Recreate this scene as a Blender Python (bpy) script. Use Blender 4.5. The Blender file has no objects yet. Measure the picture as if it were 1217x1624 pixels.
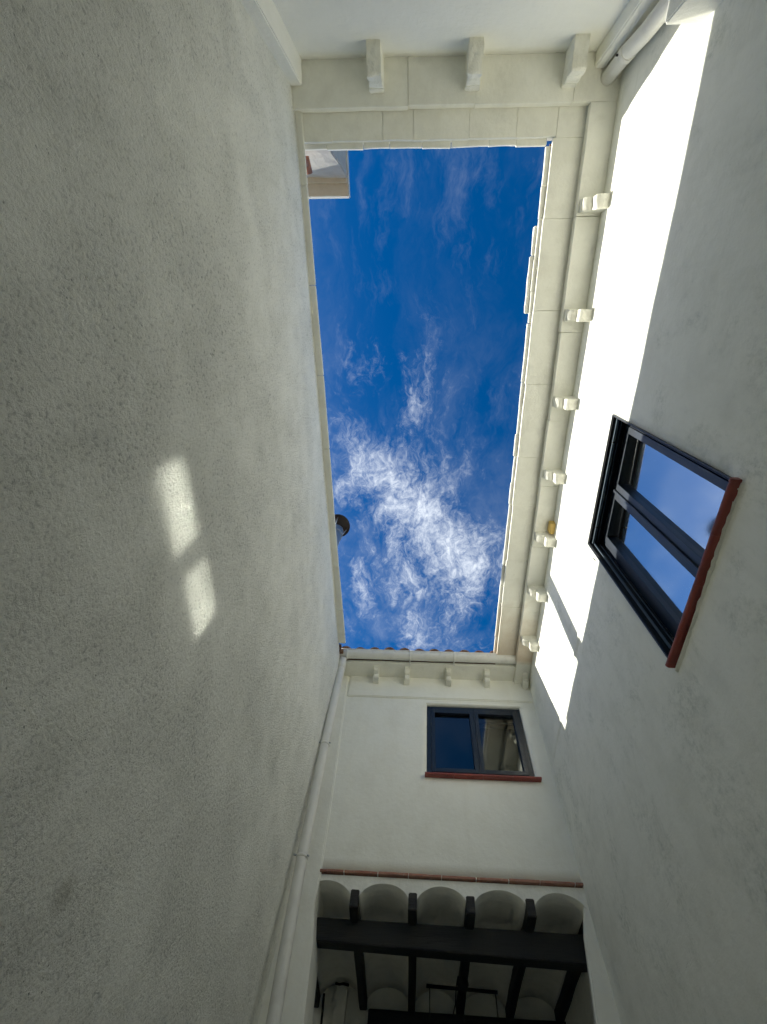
import bpy, bmesh, math, random
from mathutils import Vector, Matrix, noise
random.seed(7)
sc = bpy.context.scene
col = sc.collection

# ------------------------------------------------------------------ camera
cam_d = bpy.data.cameras.new('camera')
cam = bpy.data.objects.new('camera', cam_d); col.objects.link(cam)
sc.camera = cam
cx_, cy_, cz_ = (0.998875, 0.002771, 0.047336), (-0.017005, -0.910954, 0.412157), (0.044263, -0.412498, -0.909883)
m = Matrix((cx_, cy_, cz_)).transposed().to_4x4()
m.translation = Vector((0, 0, 1.5))
cam.matrix_world = m
cam_d.sensor_fit = 'VERTICAL'; cam_d.sensor_height = 24; cam_d.sensor_width = 18
cam_d.lens = 10.257
cam_d.shift_x = -0.0207; cam_d.shift_y = 0.0009
cam_d.clip_start = 0.02; cam_d.clip_end = 2000

# ------------------------------------------------------------------ sun and sky
TO_SUN = Vector((-1.0, 0.13, 0.557)).normalized()
EL = math.asin(TO_SUN.z); ROT = math.atan2(TO_SUN.x, TO_SUN.y)
sl = bpy.data.lights.new('sun', 'SUN'); sl.energy = 2.0; sl.angle = math.radians(0.53); sl.color = (1.0, 0.965, 0.86)
so = bpy.data.objects.new('sun', sl); col.objects.link(so)
so.rotation_euler = (-TO_SUN).to_track_quat('-Z', 'Y').to_euler(); so.location = (-8, 1, 9)

world = bpy.data.worlds.new('World'); sc.world = world; world.use_nodes = True
SKY_STRENGTH = 0.15
def build_world():
    nt = world.node_tree; N = nt.nodes; L = nt.links
    for n in list(N): N.remove(n)
    out = N.new('ShaderNodeOutputWorld'); bg = N.new('ShaderNodeBackground')
    sky = N.new('ShaderNodeTexSky'); sky.sky_type = 'NISHITA'; sky.sun_disc = False
    sky.sun_elevation = EL; sky.sun_rotation = ROT % (2 * math.pi); sky.air_density = 1.0; sky.dust_density = 1.0; sky.ozone_density = 3.0
    # deep, clean mountain blue
    hs = N.new('ShaderNodeHueSaturation'); hs.inputs['Hue'].default_value = 0.506; hs.inputs['Saturation'].default_value = 1.46; hs.inputs['Value'].default_value = SKYVAL
    L.new(sky.outputs[0], hs.inputs['Color'])
    tc = N.new('ShaderNodeTexCoord'); sep = N.new('ShaderNodeSeparateXYZ'); L.new(tc.outputs['Generated'], sep.inputs[0])
    def math_(op, a, b=None, c=None, clamp=False):
        n = N.new('ShaderNodeMath'); n.operation = op; n.use_clamp = clamp
        for i, v in enumerate((a, b, c)):
            if v is None: continue
            if isinstance(v, (int, float)): n.inputs[i].default_value = v
            else: L.new(v, n.inputs[i])
        return n.outputs[0]
    zc = math_('MAXIMUM', sep.outputs[2], 0.06)
    u = math_('DIVIDE', sep.outputs[0], zc); v = math_('DIVIDE', sep.outputs[1], zc)   # a flat cloud deck overhead
    comb = N.new('ShaderNodeCombineXYZ'); L.new(u, comb.inputs[0]); L.new(v, comb.inputs[1])
    def noise_(scale, detail, rough, dist, off=(0, 0, 0), sc3=(1, 1, 1), rot=0.0, src=None):
        mp = N.new('ShaderNodeMapping'); mp.inputs['Location'].default_value = off; mp.inputs['Scale'].default_value = sc3; mp.inputs['Rotation'].default_value = (0, 0, rot)
        L.new(src or comb.outputs[0], mp.inputs[0])
        n = N.new('ShaderNodeTexNoise'); n.inputs['Scale'].default_value = scale; n.inputs['Detail'].default_value = detail
        n.inputs['Roughness'].default_value = rough; n.inputs['Distortion'].default_value = dist
        L.new(mp.outputs[0], n.inputs['Vector']); return n.outputs[0]
    def ramp(x, a, b):
        n = N.new('ShaderNodeMapRange'); n.interpolation_type = 'SMOOTHSTEP'
        n.inputs['From Min'].default_value = a; n.inputs['From Max'].default_value = b; L.new(x, n.inputs['Value']); return n.outputs[0]
    # domain warp so the wisps curl
    w1 = N.new('ShaderNodeTexNoise'); w1.inputs['Scale'].default_value = 3.1; w1.inputs['Detail'].default_value = 5; w1.inputs['Roughness'].default_value = 0.6; L.new(comb.outputs[0], w1.inputs['Vector'])
    wsub = N.new('ShaderNodeVectorMath'); wsub.operation = 'SUBTRACT'; L.new(w1.outputs['Color'], wsub.inputs[0]); wsub.inputs[1].default_value = (.5, .5, .5)
    wsc = N.new('ShaderNodeVectorMath'); wsc.operation = 'SCALE'; wsc.inputs['Scale'].default_value = 0.16; L.new(wsub.outputs[0], wsc.inputs[0])
    wad = N.new('ShaderNodeVectorMath'); wad.operation = 'ADD'; L.new(comb.outputs[0], wad.inputs[0]); L.new(wsc.outputs[0], wad.inputs[1])
    warped = wad.outputs[0]
    def blob(u0, v0, ru, rv, ang):
        ca, sa = math.cos(ang), math.sin(ang)
        du = math_('SUBTRACT', u, u0); dv = math_('SUBTRACT', v, v0)
        a = math_('ADD', math_('MULTIPLY', du, ca / ru), math_('MULTIPLY', dv, sa / ru))
        b = math_('ADD', math_('MULTIPLY', du, -sa / rv), math_('MULTIPLY', dv, ca / rv))
        d = math_('ADD', math_('MULTIPLY', a, a), math_('MULTIPLY', b, b))
        return math_('POWER', 2.718, math_('MULTIPLY', d, -1.0))
    core = blob(0.02, 0.50, 0.27, 0.10, 0.95)
    for bb in CLOUD_BLOBS:
        core = math_('MAXIMUM', core, math_('MULTIPLY', blob(*bb[:5]), bb[5]))
    n_big = noise_(5.0, 9, 0.66, 0.25, (3.1, .7, 0), (1, .8, 1), .35, warped)
    n_wisp = noise_(14.0, 10, 0.74, 1.0, (1.3, 4.7, 0), (1.0, .45, 1), -.25, warped)
    n_fine = noise_(44.0, 7, 0.72, 1.2, (7.7, 2.2, 0), (1, .7, 1), .3, warped)
    tex = math_('ADD', math_('MULTIPLY', n_big, .36), math_('ADD', math_('MULTIPLY', n_wisp, .38), math_('MULTIPLY', n_fine, .26)))
    clear = math_('MAXIMUM', blob(0.02, -0.10, .40, .34, 0), math_('MULTIPLY', blob(.30, .30, .16, .22, 0), .75))      # the clear blue patch straight overhead
    dens = math_('ADD', tex, math_('SUBTRACT', math_('MULTIPLY', core, 0.18), math_('SUBTRACT', math_('MULTIPLY', clear, 0.10), 0.045)))  # bias also adds cloud over unseen sky, put there to lift ambient light
    c1 = math_('POWER', ramp(dens, 0.53, 0.85), 1.4)
    veil_n = noise_(2.6, 7, 0.62, 0.4, (9.0, 1.0, 0), (1.3, .8, 1), .5, warped)
    veil_m = math_('SUBTRACT', 1.0, math_('MULTIPLY', clear, .85))
    veil = math_('MULTIPLY', math_('MULTIPLY', ramp(math_('ADD', math_('MULTIPLY', veil_n, .7), math_('MULTIPLY', n_wisp, .3)), 0.42, 0.72), veil_m), 0.13)
    n_str = noise_(6.0, 9, 0.72, 0.1, (5.3, 2.1, 0), (1.8, .6, 1), .6, warped)
    high = math_('MULTIPLY', ramp(n_str, 0.50, 0.82), 0.10)
    cov = math_('ADD', math_('ADD', math_('MULTIPLY', c1, 0.95), veil), high, clamp=True)
    mx = N.new('ShaderNodeMix'); mx.data_type = 'RGBA'
    L.new(cov, mx.inputs[0]); L.new(hs.outputs[0], mx.inputs[6]); mx.inputs[7].default_value = CLOUD_COL
    L.new(mx.outputs[2], bg.inputs[0]); bg.inputs[1].default_value = SKY_STRENGTH
    L.new(bg.outputs[0], out.inputs[0])
SKYVAL = 0.235
CLOUD_COL = (1.75, 1.87, 2.0, 1)
CLOUD_BLOBS = [(-0.10, 0.33, .10, .09, .3, .62), (0.13, 0.62, .12, .17, .3, .9), (-0.02, 0.80, .07, .22, 0, .7), (-0.17, 0.66, .14, .03, 1.35, .55), (-.02, .14, .05, .17, .35, .42), (-.14, .10, .06, .12, .2, .5), (-.50, .29, .14, .12, .5, .25)]
build_world()

sc.view_settings.view_transform = 'Standard'; sc.view_settings.look = 'None'
sc.view_settings.exposure = 2.12; sc.view_settings.gamma = 1.0; sc.view_settings.use_curve_mapping = False
sc.render.engine = 'CYCLES'
cy = sc.cycles
cy.max_bounces = 11; cy.diffuse_bounces = 9; cy.glossy_bounces = 6; cy.transmission_bounces = 6
cy.caustics_reflective = True; cy.blur_glossy = 0.0
cy.sample_clamp_indirect = 0.0; cy.use_denoising = True
cy.use_adaptive_sampling = True; cy.adaptive_threshold = 0.02; cy.adaptive_min_samples = 24
cy.use_guiding = True; cy.use_surface_guiding = True

# ------------------------------------------------------------------ materials
MATS = {}
class NT:
    def __init__(s, name):
        s.m = bpy.data.materials.new(name); s.m.use_nodes = True; s.nt = s.m.node_tree; s.N = s.nt.nodes; s.L = s.nt.links
        s.b = s.N['Principled BSDF']; s.geo = s.N.new('ShaderNodeNewGeometry'); s.pos = s.geo.outputs['Position']
        MATS[name] = s.m
    def map(s, scale=(1, 1, 1), loc=(0, 0, 0), src=None):
        n = s.N.new('ShaderNodeMapping'); n.inputs['Scale'].default_value = scale; n.inputs['Location'].default_value = loc
        s.L.new(src or s.pos, n.inputs[0]); return n.outputs[0]
    def noise(s, scale, detail=4, rough=.5, dist=0, src=None):
        n = s.N.new('ShaderNodeTexNoise'); n.inputs['Scale'].default_value = scale; n.inputs['Detail'].default_value = detail
        n.inputs['Roughness'].default_value = rough; n.inputs['Distortion'].default_value = dist
        s.L.new(src or s.pos, n.inputs['Vector']); return n.outputs[0]
    def vor(s, scale, src=None, feature='F1', rnd=1):
        n = s.N.new('ShaderNodeTexVoronoi'); n.inputs['Scale'].default_value = scale; n.feature = feature; n.inputs['Randomness'].default_value = rnd
        s.L.new(src or s.pos, n.inputs['Vector']); return n.outputs['Distance']
    def math(s, op, a, b=None, clamp=False):
        n = s.N.new('ShaderNodeMath'); n.operation = op; n.use_clamp = clamp
        for i, v in enumerate((a, b)):
            if v is None: continue
            if isinstance(v, (int, float)): n.inputs[i].default_value = v
            else: s.L.new(v, n.inputs[i])
        return n.outputs[0]
    def rng(s, x, a, b, c=0., d=1.):
        n = s.N.new('ShaderNodeMapRange'); n.inputs[1].default_value = a; n.inputs[2].default_value = b; n.inputs[3].default_value = c; n.inputs[4].default_value = d
        s.L.new(x, n.inputs[0]); return n.outputs[0]
    def mix(s, f, a, b):
        n = s.N.new('ShaderNodeMix'); n.data_type = 'RGBA'
        for i, v in ((0, f), (6, a), (7, b)):
            if isinstance(v, (int, float)): n.inputs[i].default_value = v
            elif isinstance(v, tuple): n.inputs[i].default_value = (*v, 1) if len(v) == 3 else v
            else: s.L.new(v, n.inputs[i])
        return n.outputs[2]
    def bump(s, h, strength, dist, prev=None):
        n = s.N.new('ShaderNodeBump'); n.inputs['Strength'].default_value = strength; n.inputs['Distance'].default_value = dist
        s.L.new(h, n.inputs['Height'])
        if prev is not None: s.L.new(prev, n.inputs['Normal'])
        return n.outputs[0]
    def fin(s, color=None, normal=None, rough=.9, spec=.3, metal=0):
        if color is not None:
            if isinstance(color, tuple): s.b.inputs['Base Color'].default_value = (*color, 1)
            else: s.L.new(color, s.b.inputs['Base Color'])
        if normal is not None: s.L.new(normal, s.b.inputs['Normal'])
        s.b.inputs['Roughness'].default_value = rough; s.b.inputs['Specular IOR Level'].default_value = spec; s.b.inputs['Metallic'].default_value = metal
        return s.m

def plaster(name, base, dirt, coarse=0.0, fine=1.0, stain=.25, brush=0.0, patchy=0.0):
    t = NT(name)
    big = t.noise(.9, 5, .6, .3); mid = t.noise(4.5, 6, .62, .2)
    streak = t.noise(1.0, 7, .65, .2, t.map((9, 9, 1.1)))
    c = t.mix(t.rng(mid, .45, .78, 0, stain), base, dirt)
    c = t.mix(t.rng(streak, .52, .8, 0, stain * .8), c, dirt)
    c = t.mix(t.rng(big, .35, .7, 0, .18), c, tuple(v * .94 for v in base))
    speck = t.noise(140, 2, .5)
    c = t.mix(t.rng(speck, .70, .80, 0, .35), c, tuple(v * .45 for v in dirt))
    if patchy:   # mould-grey mottling high on the wall
        pn = t.noise(2.2, 8, .72, .5, t.map((1, 1, .8), (3, 1, 2)))
        fn = t.noise(34, 6, .75)
        msk = t.math('MULTIPLY', t.rng(pn, .50, .66), t.rng(fn, .42, .66))
        c = t.mix(t.math('MULTIPLY', msk, patchy), c, (.36, .40, .33))
    h = t.noise(22, 8, .62, .1)
    if patchy:   # short diagonal gouges and float marks in the plaster
        mp = t.N.new('ShaderNodeMapping'); mp.inputs['Rotation'].default_value = (math.radians(28), 0, 0); mp.inputs['Scale'].default_value = (1, 2.2, 17); t.L.new(t.pos, mp.inputs[0])
        sc_n = t.noise(1.3, 6, .7, .3, mp.outputs[0]); gate = t.rng(t.noise(1.2, 3, .5, 0, t.map((1, 1, 1), (9, 4, 2))), .55, .63)
        scar = t.math('MULTIPLY', t.rng(sc_n, .60, .70), gate)
        h = t.math('SUBTRACT', h, t.math('MULTIPLY', scar, 1.2)); c = t.mix(t.math('MULTIPLY', scar, .35), c, dirt)
    nrm = t.bump(h, .35 * fine, .012)
    nrm = t.bump(t.noise(170, 3, .6), .30 * fine, .003, nrm)
    if coarse:
        # hand-thrown roughcast: rougher and calmer areas, open pits
        area = t.rng(t.noise(2.2, 9, .72, .05, t.map((1, .8, 1), (5, 2, 1))), .36, .64)
        g1 = t.noise(58, 8, .70, .15); g3 = t.noise(115, 5, .7, .1, t.map((1, 1.3, .8)))
        pits = t.rng(t.vor(26, t.map((1, 1, 1.2), (2, 7, 4))), .03, .13)
        pitm = t.rng(t.noise(7, 3, .6), .50, .62)
        hh = t.math('ADD', t.math('MULTIPLY', t.rng(g1, .34, .66), .9), t.math('MULTIPLY', g3, .5))
        hh = t.math('MULTIPLY', t.math('SUBTRACT', hh, .70), t.math('ADD', t.math('MULTIPLY', area, .50), .45))
        nrm = t.bump(hh, coarse, .0085, nrm)
        pit = t.math('MULTIPLY', t.math('SUBTRACT', 1.0, pits), pitm)
        nrm = t.bump(t.math('SUBTRACT', 1.0, pit), coarse * .6, .008, nrm)
        # grime sits in the pits of the roughcast
        gp = t.math('MULTIPLY', t.rng(g1, .47, .33), t.math('ADD', t.math('MULTIPLY', area, .60), .22))
        c = t.mix(gp, c, tuple(v * .5 for v in dirt))
        c = t.mix(t.math('MULTIPLY', pit, .75), c, tuple(v * .35 for v in dirt))
        sp = t.N.new('ShaderNodeVectorMath'); sp.operation = 'DISTANCE'; t.L.new(t.pos, sp.inputs[0]); sp.inputs[1].default_value = (XL_, 1.624, 2.19)
        c = t.mix(t.math('MULTIPLY', t.rng(t.math('ADD', sp.outputs['Value'], t.math('MULTIPLY', mid, .03)), .075, .035), .45), c, (.36, .35, .28))
    if name == 'painted_trim':   # warm bounce light from roof tiles, painted brown at the right eave's far end
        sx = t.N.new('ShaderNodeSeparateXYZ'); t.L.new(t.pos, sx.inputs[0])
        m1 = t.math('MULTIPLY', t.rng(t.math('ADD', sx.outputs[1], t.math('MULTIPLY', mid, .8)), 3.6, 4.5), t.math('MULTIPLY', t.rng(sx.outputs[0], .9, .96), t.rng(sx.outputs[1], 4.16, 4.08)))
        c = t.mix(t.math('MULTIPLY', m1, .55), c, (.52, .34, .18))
        oi = t.N.new('ShaderNodeObjectInfo'); c = t.mix(t.math('MULTIPLY', oi.outputs['Random'], .16), c, (.62, .60, .50))
    if brush:
        br = t.noise(1, 6, .7, .1, t.map((3, 3, 60)))
        nrm = t.bump(br, brush, .006, nrm)
    return t.fin(c, nrm, .92, .25)

XL_ = -1.09
W_ = (.86, .86, .785)
plaster('roughcast', (.87, .87, .80), (.56, .57, .49), coarse=1.0, stain=.34)
plaster('smooth_plaster', W_, (.54, .55, .47), stain=.30, fine=.9, patchy=.65)
plaster('end_plaster', (.86, .855, .78), (.60, .57, .46), stain=.25, fine=.8)
plaster('near_plaster', (.86, .855, .79), (.62, .62, .56), stain=.16, fine=1.5)
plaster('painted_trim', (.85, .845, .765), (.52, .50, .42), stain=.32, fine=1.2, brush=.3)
plaster('painted_corbel', (.86, .85, .755), (.45, .43, .34), stain=.5, fine=3.0)
plaster('porch_plaster', (.86, .86, .80), (.40, .40, .33), stain=.3, fine=1.2)
plaster('tower_render', (.66, .63, .56), (.42, .38, .32), stain=.5, fine=2.2)

t = NT('clay'); n1 = t.noise(9, 5, .6); n2 = t.noise(60, 4, .6)
c = t.mix(t.rng(n1, .3, .7), (.38, .17, .12), (.47, .27, .20)); c = t.mix(t.rng(n2, .55, .75, 0, .5), c, (.16, .09, .06))
oi = t.N.new('ShaderNodeObjectInfo'); c = t.mix(t.rng(oi.outputs['Random'], 0, 1, 0, .55), c, (.24, .11, .08)); c = t.mix(t.rng(t.noise(26, 5, .7), .58, .70, 0, .6), c, (.55, .50, .44))
t.fin(c, t.bump(n2, .5, .004), .85, .3)
t = NT('roof_clay'); n1 = t.noise(5, 5, .6); n2 = t.noise(45, 5, .7)
c = t.mix(t.rng(n1, .35, .65), (.27, .12, .07), (.20, .14, .095)); c = t.mix(t.rng(n2, .5, .7, 0, .7), c, (.12, .11, .085))
t.fin(c, t.bump(n2, .7, .006), .9, .25)
t = NT('glazed_sill'); n1 = t.noise(14, 5, .6); n2 = t.noise(90, 4, .7)
c = t.mix(t.rng(n1, .4, .7), (.33, .062, .045), (.24, .048, .036)); c = t.mix(t.rng(n2, .64, .74, 0, .7), c, (.5, .42, .36))
oi = t.N.new('ShaderNodeObjectInfo'); c = t.mix(t.rng(oi.outputs['Random'], 0, 1, 0, .5), c, (.17, .035, .03))
t.fin(c, t.bump(n2, .5, .003), .42, .5)
t = NT('frame_metal'); n1 = t.noise(200, 2, .5)
t.fin((.018, .026, .038), t.bump(n1, .08, .001), .34, .5)
t = NT('rail_metal'); t.fin((.12, .16, .20), None, .3, .5, .4)
t = NT('black_lining'); t.fin((.006, .007, .008), None, .6, .3)
t = NT('white_pvc'); n1 = t.noise(6, 6, .65); n2 = t.noise(30, 6, .7, .2, t.map((1, 1, .12)))
c = t.mix(t.rng(n1, .5, .75, 0, .4), (.74, .73, .68), (.50, .48, .42)); c = t.mix(t.rng(n2, .55, .8, 0, .4), c, (.40, .38, .32))
t.fin(c, t.bump(t.noise(50, 4, .6), .1, .002), .42, .45)
t = NT('dark_wood'); g = t.noise(6, 8, .7, .6, t.map((8, 1, 14))); g2 = t.noise(5, 7, .7, .3, t.map((1, 10, 12)))
c = t.mix(g, (.022, .021, .019), (.045, .042, .037)); t.fin(c, t.bump(g2, .9, .010), .62, .35)
t = NT('grooved_wood'); g = t.noise(4, 8, .7, .6, t.map((1.2, 10, 16)))
c = t.mix(g, (.016, .017, .017), (.038, .037, .034)); t.fin(c, t.bump(g, .9, .010), .6, .35)
t = NT('zinc'); n1 = t.noise(12, 4, .6); c = t.mix(n1, (.30, .34, .38), (.42, .46, .50)); t.fin(c, None, .45, .5, .5)
t = NT('cowl_metal'); t.fin((.035, .033, .032), t.bump(t.noise(40, 4, .6), .2, .003), .5, .4, .2)
t = NT('brass_yellow'); n1 = t.noise(30, 4, .6); c = t.mix(n1, (.55, .36, .08), (.70, .50, .16)); t.fin(c, None, .5, .4)
t = NT('iron'); t.fin((.015, .015, .015), None, .5, .4)
t = NT('room_dark'); t.fin((.035, .035, .035), None, .9, .2)
t = NT('blind_cloth'); t.fin((.10, .13, .17), None, .8, .2)
t = NT('patio_stone'); n1 = t.noise(7, 5, .6); c = t.mix(n1, (.62, .57, .49), (.70, .66, .58)); t.fin(c, t.bump(n1, .3, .004), .8, .3)
t = NT('grout'); t.fin((.30, .28, .25), None, .9, .2)
t = NT('earth'); n1 = t.noise(.4, 6, .6); c = t.mix(n1, (.20, .18, .12), (.11, .12, .06)); t.fin(c, None, .95, .1)

# coated double glazing: a tinted sheet with a strong mirror coat, slightly uneven float glass
t = NT('window_glass'); N, L = t.N, t.L
N.remove(t.b)
gl = N.new('ShaderNodeBsdfGlossy'); gl.inputs['Roughness'].default_value = 0.062; gl.inputs['Color'].default_value = (.80, .84, .82, 1)
tr = N.new('ShaderNodeBsdfTransparent'); tr.inputs['Color'].default_value = (.35, .40, .42, 1)
fr = N.new('ShaderNodeFresnel'); fr.inputs['IOR'].default_value = 2.0
ms = N.new('ShaderNodeMixShader'); L.new(fr.outputs[0], ms.inputs[0]); L.new(tr.outputs[0], ms.inputs[1]); L.new(gl.outputs[0], ms.inputs[2])
L.new(ms.outputs[0], N['Material Output'].inputs[0])

# ------------------------------------------------------------------ helpers
def link(name, me, mat, parent=None):
    o = bpy.data.objects.new(name, me); col.objects.link(o)
    if mat and not me.materials: me.materials.append(MATS[mat])
    if parent: o.parent = parent
    return o
def thing(name, label, cat, loc=(0, 0, 0), group=None):
    o = bpy.data.objects.new(name, None); col.objects.link(o); o.location = loc
    o['label'] = label; o['category'] = cat; o['kind'] = 'thing'
    if group: o['group'] = group
    return o
def mesh_of(bm, smooth=False):
    me = bpy.data.meshes.new('mesh')
    bmesh.ops.recalc_face_normals(bm, faces=bm.faces)
    if smooth:
        for f in bm.faces: f.smooth = True
    bm.to_mesh(me); bm.free(); return me
def wob(p, amp, freq=1.3, seed=0.0):
    return noise.noise(Vector((p[0] * freq + seed, p[1] * freq - seed, p[2] * freq + 2 * seed))) * amp
def block(x0, x1, y0, y1, z0, z1, step=None, amp=0.0, bevel=0.006, freq=6, seed=None, parent_loc=(0, 0, 0)):
    """A cut block; step subdivides it and amp makes its faces uneven."""
    seed = random.uniform(0, 90) if seed is None else seed
    bm = bmesh.new()
    lens = (x1 - x0, y1 - y0, z1 - z0)
    ns = [max(1, int(round(l / step))) if step else 1 for l in lens]
    b = min(bevel, min(lens) * .3)
    def cuts(a, c, n):
        pts = [a + (c - a) * i / n for i in range(n + 1)]
        return pts
    bmesh.ops.create_cube(bm, size=1)
    bmesh.ops.scale(bm, vec=lens, verts=bm.verts)
    bmesh.ops.translate(bm, vec=((x0 + x1) / 2, (y0 + y1) / 2, (z0 + z1) / 2), verts=bm.verts)
    if b > 0: bmesh.ops.bevel(bm, geom=list(bm.edges), offset=b, segments=2 if b > .004 else 1, affect='EDGES')
    for ax in range(3):
        lo = (x0, y0, z0)[ax]; hi = (x1, y1, z1)[ax]
        for p in cuts(lo, hi, ns[ax])[1:-1]:
            no = [0, 0, 0]; no[ax] = 1; co = [0, 0, 0]; co[ax] = p
            bmesh.ops.bisect_plane(bm, geom=bm.verts[:] + bm.edges[:] + bm.faces[:], plane_co=co, plane_no=no)
    if amp:
        for v in bm.verts:
            q = v.co * freq
            v.co += Vector((noise.noise(q + Vector((seed, 0, 0))), noise.noise(q + Vector((0, seed, 0))), noise.noise(q + Vector((0, 0, seed))))) * amp
    for v in bm.verts: v.co -= Vector(parent_loc)
    return mesh_of(bm)
def blk(name, mat, parent, *a, **k): return link(name, block(*a, **k), mat, parent)
def prism(poly, axis, a0, a1, bevel=0.0, step=None, amp=0, freq=5):
    """Polygon given in the two other axes (cyclic order), extruded along axis."""
    def P(u, v, w): return {0: (w, u, v), 1: (u, w, v), 2: (u, v, w)}[axis]
    bm = bmesh.new()
    n = max(1, int(round((a1 - a0) / step))) if step else 1
    rings = []
    for i in range(n + 1):
        w = a0 + (a1 - a0) * i / n
        rings.append([bm.verts.new(P(u, v, w)) for u, v in poly])
    k = len(poly)
    for i in range(n):
        for j in range(k): bm.faces.new((rings[i][j], rings[i][(j + 1) % k], rings[i + 1][(j + 1) % k], rings[i + 1][j]))
    bm.faces.new(rings[0]); bm.faces.new(rings[-1][::-1])
    bmesh.ops.recalc_face_normals(bm, faces=bm.faces)
    if bevel: bmesh.ops.bevel(bm, geom=[e for e in bm.edges if e.is_manifold and e.calc_face_angle(0) > .5], offset=bevel, segments=2, affect='EDGES')
    if amp:
        s = random.uniform(0, 50)
        for v in bm.verts: v.co += Vector((noise.noise(v.co * freq + Vector((s, 0, 0))), noise.noise(v.co * freq + Vector((0, s, 0))), noise.noise(v.co * freq + Vector((0, 0, s))))) * amp
    return mesh_of(bm)
def tube(path, r, seg=20, cap=True, wobble=0):
    bm = bmesh.new(); rings = []
    pts = [Vector(p) for p in path]
    rs = r if isinstance(r, (list, tuple)) else [r] * len(pts)
    prev = None
    for i, p in enumerate(pts):
        d = (pts[min(i + 1, len(pts) - 1)] - pts[max(i - 1, 0)]).normalized()
        a = (prev if prev else (Vector((1, 0, 0)) if abs(d.x) < .8 else Vector((0, 1, 0))))
        b = d.cross(a).normalized(); a = b.cross(d).normalized(); prev = a
        rings.append([bm.verts.new(p + (a * math.cos(t) + b * math.sin(t)) * rs[i]) for t in [2 * math.pi * k / seg for k in range(seg)]])
    for i in range(len(rings) - 1):
        for j in range(seg): bm.faces.new((rings[i][j], rings[i][(j + 1) % seg], rings[i + 1][(j + 1) % seg], rings[i + 1][j])).smooth = True
    if cap: bm.faces.new(rings[0][::-1]); bm.faces.new(rings[-1])
    return mesh_of(bm)
def lin(a, b, n): return [a + (b - a) * i / n for i in range(n + 1)]

def wall_sheet(axis, pos, back, us, vs, hole=None, amp=.007, seed=0, skew=None):
    """A wall with thickness: plane at axis=pos, its back at axis=back; us, vs grid lines; hole=(u0,u1,v0,v1) cut through."""
    def P(u, v, w): return {0: (w, u, v), 1: (u, w, v)}[axis]
    sgn = 1 if back > pos else -1
    bm = bmesh.new(); F = {}; B = {}
    def edge_damp(u, v):
        if not hole: return 1
        dx = max(hole[0] - u, 0, u - hole[1]); dy = max(hole[2] - v, 0, v - hole[3])
        return min(1, math.hypot(dx, dy) / .3)
    for i, u in enumerate(us):
        for j, v in enumerate(vs):
            d = (wob((pos * 7, u, v), amp, .9, seed) + wob((pos * 3, u, v), amp * .35, 3.3, seed)) * edge_damp(u, v)
            if skew: d += skew(u, v)
            F[i, j] = bm.verts.new(P(u, v, pos + d)); B[i, j] = bm.verts.new(P(u, v, back))
    def inh(i, j):
        if not hole: return False
        uc = (us[i] + us[i + 1]) / 2; vc = (vs[j] + vs[j + 1]) / 2
        return hole[0] < uc < hole[1] and hole[2] < vc < hole[3]
    nu, nv = len(us) - 1, len(vs) - 1
    solid = {(i, j) for i in range(nu) for j in range(nv) if not inh(i, j)}
    for (i, j) in solid:
        f = bm.faces.new((F[i, j], F[i + 1, j], F[i + 1, j + 1], F[i, j + 1])); f.smooth = True
        bm.faces.new((B[i, j], B[i, j + 1], B[i + 1, j + 1], B[i + 1, j]))
        for (ni, nj, a, b) in ((i - 1, j, (i, j), (i, j + 1)), (i + 1, j, (i + 1, j), (i + 1, j + 1)), (i, j - 1, (i, j), (i + 1, j)), (i, j + 1, (i, j + 1), (i + 1, j + 1))):
            if (ni, nj) not in solid: bm.faces.new((F[a], F[b], B[b], B[a]))
    loose = [v for v in bm.verts if not v.link_faces]
    bmesh.ops.delete(bm, geom=loose, context='VERTS')
    bmesh.ops.recalc_face_normals(bm, faces=bm.faces)
    me = bpy.data.meshes.new('mesh'); bm.to_mesh(me); bm.free(); return me
def grid_lines(a, b, step, extra=()):
    n = int(round((b - a) / step)); L_ = lin(a, b, n)
    for e in extra:
        k = min(range(len(L_)), key=lambda i: abs(L_[i] - e)); L_[k] = e
    return L_

# key planes (metres)
XL, XR, YF, YN = -1.09, 1.428, 4.50, -1.775
ZS = 5.935                      # underside of the lower eave course
SILL_Z, HEAD_Z, WY0, WY1 = 3.485, 4.90, 0.70, 1.80

# ------------------------------------------------------------------ ground
g = bpy.data.meshes.new('mesh'); g.from_pydata([(-60, -60, -.06), (60, -60, -.06), (60, 60, -.06), (-60, 60, -.06)], [], [(0, 1, 2, 3)])
o = link('ground', g, 'earth'); o['kind'] = 'structure'
o = link('patio', block(-1.35, 1.75, -2.0, 6.9, -.055, -.02, bevel=0), 'grout'); o['kind'] = 'structure'
patio = o
pv = block(-.14, .14, -.14, .14, -.018, 0, bevel=.003)
for i in range(8):
    for j in range(21):
        q = link('paving_tile', pv, 'patio_stone', patio); q.location = (-1.0 + .295 * i + .12, -1.7 + .295 * j, 0)

# ------------------------------------------------------------------ left: rough wall with thin coping
rough = thing('rough_wall', 'tall windowless roughcast white wall with two patches of reflected sunlight', 'wall', (XL, 1.5, 0))
rough_m = wall_sheet(0, XL, XL - .34, grid_lines(-2.1, 4.86, .12), grid_lines(0, 5.99, .12), amp=.0045, seed=3)
def shift(me, v):
    for q in me.vertices: q.co -= Vector(v)
    return me
def put(name, me, mat, parent, label=None):
    """mesh in world coordinates under a parent that stands somewhere"""
    if parent is not None and parent.location.length > 0: shift(me, parent.location)
    o = link(name, me, mat, parent)
    if label: o['label'] = label
    return o
put('plaster_face', rough_m, 'roughcast', rough)
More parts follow.
